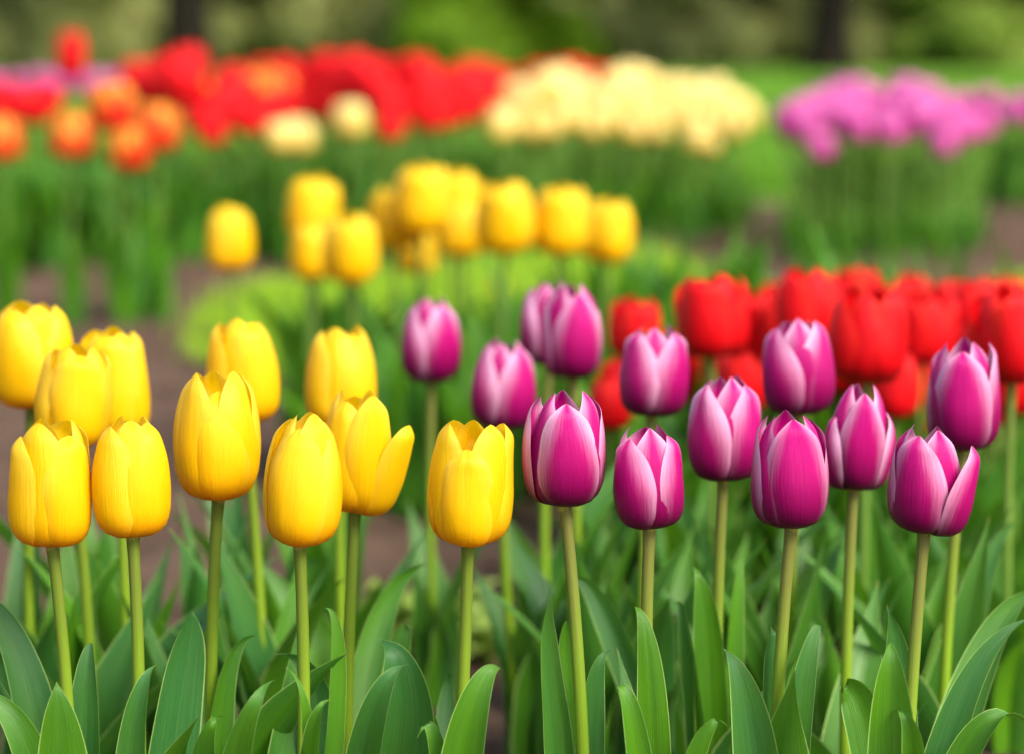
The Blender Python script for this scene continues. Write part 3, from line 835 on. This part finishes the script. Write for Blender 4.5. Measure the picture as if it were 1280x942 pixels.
def by_flower(K, cx, cy, hpx, k, label, group, H=.072, h=.30, rz=None):
    """put a plant so that its flower's centre shows at (cx, cy): size from flower height in pixels, foot on the soil"""
    P = at(cx, cy, k)
    s = P.z/(h + K.H*.5)
    return K.place((P.x, P.y, 0), label, group, s, rz)

# mid yellow cluster
KY = Kind([proto('yellow', 'yellow_tulip', .088, .037, .30, .4) for _ in range(4)], .09)
MG = 'blurred yellow tulips in the middle distance'
for cx, cy, k, lb in [
    (290, 297, 2.12, 'lone blurred yellow tulip left of the middle cluster'),
    (385, 260, 2.25, 'yellow tulip at the upper left corner of the middle cluster'),
    (392, 312, 2.2, 'yellow tulip at the lower left of the middle cluster, mostly hidden'),
    (440, 308, 2.02, 'lowest big yellow tulip of the middle cluster'),
    (490, 272, 2.25, 'yellow tulip between the upper left one and the cluster peak'),
    (522, 314, 2.45, 'low yellow tulip under the peak of the middle cluster'),
    (528, 248, 2.2, 'topmost yellow tulip at the peak of the middle cluster'),
    (568, 250, 2.35, 'yellow tulip right beside the peak of the middle cluster'),
    (584, 284, 2.3, 'yellow tulip half covered in the centre right of the middle cluster'),
    (627, 270, 2.1, 'broad yellow tulip third from the right of the middle cluster'),
    (698, 274, 2.12, 'upright yellow tulip second from the right of the middle cluster'),
    (757, 287, 2.18, 'yellow tulip at the right end of the middle cluster'),
    (619, 347, 2.75, 'tiny yellow tulip in the grass below the middle cluster')]:
    o = by_flower(KY, cx, cy, 75, k, lb, MG)
    if cx == 290: o.scale.x *= .86; o.scale.y *= .86
    if cx == 619: o.scale = o.scale*.75; o.location.y += .3

# mid red tulips at right
KR = Kind([proto('red', 'red_tulip', .080, .034, .30, .5, opn=random.uniform(1, 5)) for _ in range(6)], .084)
RG = 'red tulips behind the purple ones'
for cx, cy, k, lb in [
    (889, 392, 1.52, 'red tulip at upper left of the red group, above the V parted purple one'),
    (936, 400, 1.66, 'red tulip peeking out right of the upper left red one'),
    (795, 408, 1.75, 'leftmost red tulip, behind a soft purple tulip'),
    (764, 500, 1.62, 'low red tulip between two purple tulips at the left'),
    (1008, 380, 1.6, 'red tulip just above the top of a soft purple one'),
    (1090, 416, 1.38, 'biggest red tulip, front petal pointed, in the group centre'),
    (1110, 385, 1.85, 'red tulip showing above the biggest red one'),
    (1158, 408, 1.62, 'red tulip right of the biggest red one'),
    (1213, 386, 1.75, 'red tulip standing highest at right of the red group'),
    (1224, 440, 1.66, 'red tulip above the purple one near the right edge'),
    (1274, 415, 1.36, 'red tulip cut by the right frame edge'),
    (1125, 480, 1.56, 'low red tulip above the peeling purple one'),
    (1130, 520, 1.72, 'lowest red tulip right of the peeling purple one'),
    (925, 472, 1.62, 'red tulip between the two upper purple ones, low down')]:
    by_flower(KR, cx, cy, 90, k, lb, RG)
for cx, cy, k in [(1060, 388, 1.9), (1180, 380, 1.95), (1250, 402, 1.85), (1185, 440, 1.85), (1262, 455, 1.75), (1000, 415, 1.8), (1150, 455, 1.8), (880, 452, 1.8), (830, 440, 1.85), (955, 440, 1.85), (1060, 470, 1.8), (1300, 440, 1.7), (1240, 378, 2.0), (915, 430, 1.85), (1035, 440, 1.75), (1085, 480, 1.7), (1205, 470, 1.75), (1160, 490, 1.8), (1265, 375, 2.05), (1140, 370, 2.05), (975, 380, 2.0), (1040, 372, 2.1), (860, 470, 1.9), (1290, 395, 1.9), (1225, 500, 1.8), (1215, 412, 1.9), (1135, 430, 1.75), (1105, 440, 1.7), (1070, 365, 2.05), (1185, 405, 1.9), (945, 455, 1.75), (1250, 425, 1.8), (1165, 440, 1.8), (1020, 400, 1.9), (905, 415, 1.8), (1095, 470, 1.66), (1120, 450, 1.7), (1150, 472, 1.66), (1182, 458, 1.7), (1255, 442, 1.66), (1272, 478, 1.62), (930, 448, 1.7), (905, 468, 1.66), (880, 452, 1.75), (775, 478, 1.7), (1045, 455, 1.7), (1100, 505, 1.7), (1160, 515, 1.7), (1240, 495, 1.66)]:
    by_flower(KR, cx, cy, 80, k, 'red tulip filling the gaps inside the red group on the right', RG)

# flamed orange tulips in front of the left back bed
KF = Kind([proto('flamed', 'orange_tulip', .086, .040, .30, .75, nleaf=3) for _ in range(3)])
FG = 'orange tulips flamed with red at the left'
for cx, cy, k, lb in [
    (87, 174, 3.4, 'orange flamed tulip below the lone raised red tulip'),
    (143, 136, 3.5, 'topmost orange and yellow flamed tulip at left'),
    (158, 188, 3.35, 'lowest orange flamed tulip of the left group'),
    (196, 163, 3.4, 'rightmost orange flamed tulip of the left group'),
    (2, 176, 3.4, 'orange flamed tulip cut by the left frame edge')]:
    by_flower(KF, cx, cy, 60, k, lb, FG)
KRs = Kind([proto('red', 'red_tulip', .086, .042, .32, .2, split=False) for _ in range(4)])
o = by_flower(KRs, 85, 73, 40, 4.3, 'lone red tulip raised above all others at the left', 'red tulips of the far bed', h=.32)
o.scale.x *= .62; o.scale.y *= .62

# far beds
def bed(K, pts, label, group, h=.32, jit=0):
    for cx, cy, k in pts: by_flower(K, cx + random.uniform(-jit, jit), cy + random.uniform(-jit, jit)*.5, 40, k, label, group, h=h)
LBR = 'red tulip in the long blurred red bed at the back'
pts = [(205, 95, 4.5), (225, 105, 4.4), (185, 110, 4.6), (235, 85, 4.9), (262, 135, 4.4), (290, 140, 4.4), (310, 150, 4.3), (250, 150, 4.3), (285, 110, 5.0), (340, 135, 4.6), (365, 140, 4.7), (395, 135, 4.8),
       (410, 92, 4.7), (440, 90, 4.6), (455, 105, 4.5), (425, 112, 4.6), (480, 130, 4.4), (490, 160, 4.25), (475, 112, 4.6), (520, 95, 4.5), (530, 115, 4.5), (545, 130, 4.5), (510, 135, 4.5), (570, 112, 4.8), (600, 118, 5.0), (590, 135, 4.8), (625, 112, 5.2), (560, 145, 4.7), (20, 135, 4.4), (45, 140, 4.5), (-10, 145, 4.4), (640, 125, 5.2), (270, 165, 4.3), (225, 130, 4.5), (240, 115, 4.7), (300, 120, 4.7), (330, 150, 4.4), (350, 122, 4.9), (385, 118, 5.0), (415, 135, 4.6), (440, 120, 4.8), (460, 130, 4.6), (500, 112, 4.8), (205, 115, 4.7), (280, 122, 4.6), (540, 148, 4.5), (170, 100, 4.8), (5, 125, 4.7), (60, 128, 4.6)]
bed(KRs, pts, LBR, 'red tulips of the far bed', jit=3)
pts = [(x + random.uniform(-9, 9), 100 + random.uniform(-7, 6), random.uniform(5.4, 6.6)) for x in np.linspace(300, 745, 34)]
bed(KRs, pts, LBR, 'red tulips of the far bed')
KO = Kind([proto('flamed', 'orange_tulip', .075, .034, .32, .9, split=False) for _ in range(2)])
bed(KO, [(318, 108, 4.8), (335, 104, 5.0), (352, 110, 4.9), (330, 118, 4.7)], 'light orange tulip among the red ones of the back bed', 'orange tulips in the red bed')
KC = Kind([proto('cream', 'cream_tulip', .086, .042, .32, .5, split=False) for _ in range(4)])
CG = 'cream tulips of the far bed'
bed(KC, [(352, 172, 4.2), (378, 174, 4.2), (368, 168, 4.3)], 'pale cream tulip in the small low tuft under the red bed', CG)
bed(KC, [(438, 152, 4.15)], 'single cream tulip in front of the red bed', CG)
pts = [(625, 160, 4.5), (640, 150, 4.6), (655, 120, 4.7), (680, 115, 4.6), (668, 135, 4.6), (700, 130, 4.7), (715, 145, 4.6), (735, 125, 4.9), (750, 150, 4.7), (770, 110, 4.9), (785, 102, 5.0), (800, 108, 5.0),
       (790, 130, 4.8), (815, 140, 4.8), (835, 118, 5.0), (860, 120, 5.0), (850, 145, 4.8), (880, 130, 5.0), (905, 130, 5.1), (925, 135, 5.2), (935, 145, 5.2), (900, 150, 5.0), (875, 158, 4.9), (760, 135, 4.8), (690, 155, 4.6),
       (660, 160, 4.6), (735, 160, 4.7), (790, 160, 4.7), (825, 162, 4.8), (870, 175, 4.7), (920, 158, 5.0), (840, 132, 5.4), (890, 115, 5.5), (810, 120, 5.3), (720, 112, 5.3), (700, 108, 5.0)]
bed(KC, pts + [(x+14, y+5, k+.25) for x, y, k in pts[1::2] if x < 915], 'cream tulip in the pale bed at the back, right of the red bed', CG, jit=4)
KL = Kind([proto('lilac', 'lilac_tulip', .084, .040, .32, .5, split=False, leafL=(.15, .2)) for _ in range(4)])
LG = 'lilac tulips of the far bed'
pts = [(985, 150, 4.4), (1000, 140, 4.4), (1020, 135, 4.5), (1010, 160, 4.3), (1045, 150, 4.3), (1060, 140, 4.4), (1070, 160, 4.25), (1085, 128, 4.6), (1100, 150, 4.4), (1110, 165, 4.3), (1120, 130, 4.6), (1135, 115, 4.8),
       (1145, 140, 4.4), (1160, 150, 4.4), (1175, 145, 4.5), (1190, 160, 4.35), (1205, 165, 4.4), (1180, 180, 4.2), (1215, 160, 4.5), (1040, 128, 4.7), (1150, 125, 4.7), (1022, 184, 4.15), (1090, 142, 4.7), (1130, 160, 4.4), (990, 162, 4.5), (1195, 135, 4.8), (1060, 120, 4.9)]
bed(KL, pts + [(x+10, y-4, k+.2) for x, y, k in pts[::2]], 'lilac tulip in the pinkish bed at the back right', LG, jit=4)
pts = [(x + random.uniform(-6, 6), 133 + random.uniform(-10, 12), random.uniform(5.6, 6.8)) for x in np.linspace(1190, 1330, 24)]
bed(KL, pts, 'small lilac tulip in the strip running off the right edge', 'lilac tulips of the far strip')
pts = [(x + random.uniform(-6, 6), 104 + random.uniform(-5, 6), random.uniform(7.2, 8.4)) for x in np.linspace(-40, 165, 22)]
bed(KL, pts, 'tiny lilac tulip in the far strip behind the red tulips on the left', 'lilac tulips of the far left strip')

# leafy plants without flowers that fill the beds
def leafy(name, nleaf, L0, mat):
    root = link(name, None)
    root['category'] = 'plant'
    a0 = random.random()*6.28
    for i in range(nleaf):
        L = L0*random.uniform(.75, 1.1)
        lo = link('leaf', auto_leaf(a0+i*1.9, L, R_(random.uniform(5, 27)), L*random.uniform(.18, .25), nxt(), mat, nr=12, nc=7), root)
        lo.color = (random.random(), 0, 0, 1)
    return root
KG = Kind([leafy('tulip_plant', 6, .26, M['far_leaf']) for _ in range(4)])
def strip(pts, n, label, group, K=KG, smin=.85, smax=1.15):
    """n plants along a polyline of ground pixels"""
    P = [on_ground(*p) for p in pts]
    for i in range(n):
        t = (i + random.random())/n*(len(P)-1); j = min(int(t), len(P)-2)
        q = P[j].lerp(P[j+1], t-j)
        K.place((q.x + random.uniform(-.04, .04), q.y + random.uniform(-.05, .12), 0), label, group, random.uniform(smin, smax))
strip([(-60, 338), (60, 334), (180, 330), (300, 324), (420, 314)], 36, 'leafy flowerless tulip plant along the front of the long back bed', 'leafy plants fronting the back bed')
strip([(420, 302), (560, 286), (700, 268), (830, 258), (890, 250)], 36, 'leafy flowerless tulip plant along the front of the long back bed', 'leafy plants fronting the back bed')
strip([(-60, 300), (200, 290), (420, 278), (640, 256), (885, 238)], 44, 'leafy flowerless tulip plant along the front of the long back bed', 'leafy plants fronting the back bed')
strip([(1022, 300), (1060, 308), (1140, 308), (1195, 298)], 14, 'leafy flowerless plant at the foot of the lilac tulips', 'leafy plants under the lilac bed')
strip([(1015, 282), (1060, 285), (1140, 285), (1200, 278)], 12, 'leafy flowerless plant at the foot of the lilac tulips', 'leafy plants under the lilac bed')
strip([(1245, 258), (1300, 256), (1380, 256)], 12, 'leafy plant at the foot of the far lilac strip', 'leafy plants under the lilac strip')
KB = Kind([leafy('tulip_plant', 7, .19, M['leaf']) for _ in range(2)])
for px, py in [(160, 388), (182, 392)]:
    P = on_ground(px, py)
    KB.place((P.x, P.y, 0), 'broad leaved bluish green clump below the orange flamed tulips', 'broad leaved clump at mid left', 1.0)
strip([(-60, 328), (100, 326), (250, 322), (400, 312)], 26, 'leafy flowerless tulip plant along the front of the long back bed', 'leafy plants fronting the back bed')
# greens between the yellow and the purple tulips
KD = Kind([leafy('tulip_plant', 7, .24, M['far_leaf']) for _ in range(4)])
strip([(470, 628), (560, 640), (650, 620)], 9, 'dark leafy plant low between the yellow and purple tulips', 'dark leafy plants in the middle', KD, .7, .95)
strip([(380, 560), (500, 575), (640, 570), (760, 560)], 14, 'leafy plant among stems of the middle yellow tulips', 'leafy plants in the middle', KD, .8, 1.1)
strip([(740, 690), (860, 660), (1020, 650), (1180, 660), (1290, 690)], 22, 'leafy flowerless plant among the purple and red tulips', 'leafy plants among the purple tulips', KD, .9, 1.2)
strip([(760, 800), (860, 780), (1030, 780), (1180, 790)], 14, 'leafy flowerless plant among the purple and red tulips', 'leafy plants among the purple tulips', KD, .9, 1.15)
strip([(660, 600), (800, 560), (960, 560), (1120, 570), (1300, 600)], 24, 'leafy flowerless plant among the purple and red tulips', 'leafy plants among the purple tulips', KD, 1.0, 1.3)

KT = Kind([leafy('tulip_plant', 4, .225, M['leaf']) for _ in range(4)])
for px, k in [(20, 1.3), (95, 1.36), (150, 1.28), (250, 1.3), (300, 1.45), (350, 1.33), (395, 1.38), (190, 1.18), (330, 1.2), (60, 1.2)]:
    K_ = (px-640)/F*k*D
    KT.place((K_, k*D*1.0, 0), 'leafy flowerless tulip plant just behind the yellow front row', 'leafy plants behind the yellow tulips', random.uniform(.9, 1.12))

for px, k in [(755, 1.22), (790, 1.3), (850, 1.22), (905, 1.3), (960, 1.24), (1015, 1.3), (1065, 1.22), (1120, 1.3), (1170, 1.25), (760, 1.42), (870, 1.42), (990, 1.42), (1095, 1.42), (1200, 1.42)]:
    KT.place(((px-640)/F*k*D, k*D, 0), 'leafy flowerless tulip plant just behind the purple front row', 'leafy plants behind the purple front row', random.uniform(.85, 1.1))

# lime green weeds on the soil
def weed_mesh(seed):
    r_ = random.Random(seed)
    root = link('weed', None); root['category'] = 'weed'
    for i in range(16):
        a = r_.random()*6.28; L = r_.uniform(.02, .045); ti = r_.uniform(.6, 1.35)
        lo = link('leaf', auto_leaf(a, L, ti, L*.55, nxt(), M['weed'], nr=7, nc=5), root)
        lo.location.z = r_.uniform(0, .03)
    return root
KW = Kind([weed_mesh(i) for i in range(3)])
for px, py in [(468, 770), (490, 758), (515, 790), (535, 770), (552, 800), (575, 782), (600, 775), (610, 795), (590, 760), (505, 772), (560, 765), (480, 795)]:
    P = on_ground(px, py + 25)
    KW.place((P.x, P.y, 0), 'lime green weed low on the bare soil behind the yellow stems', 'lime weeds on the soil', random.uniform(.8, 1.25))
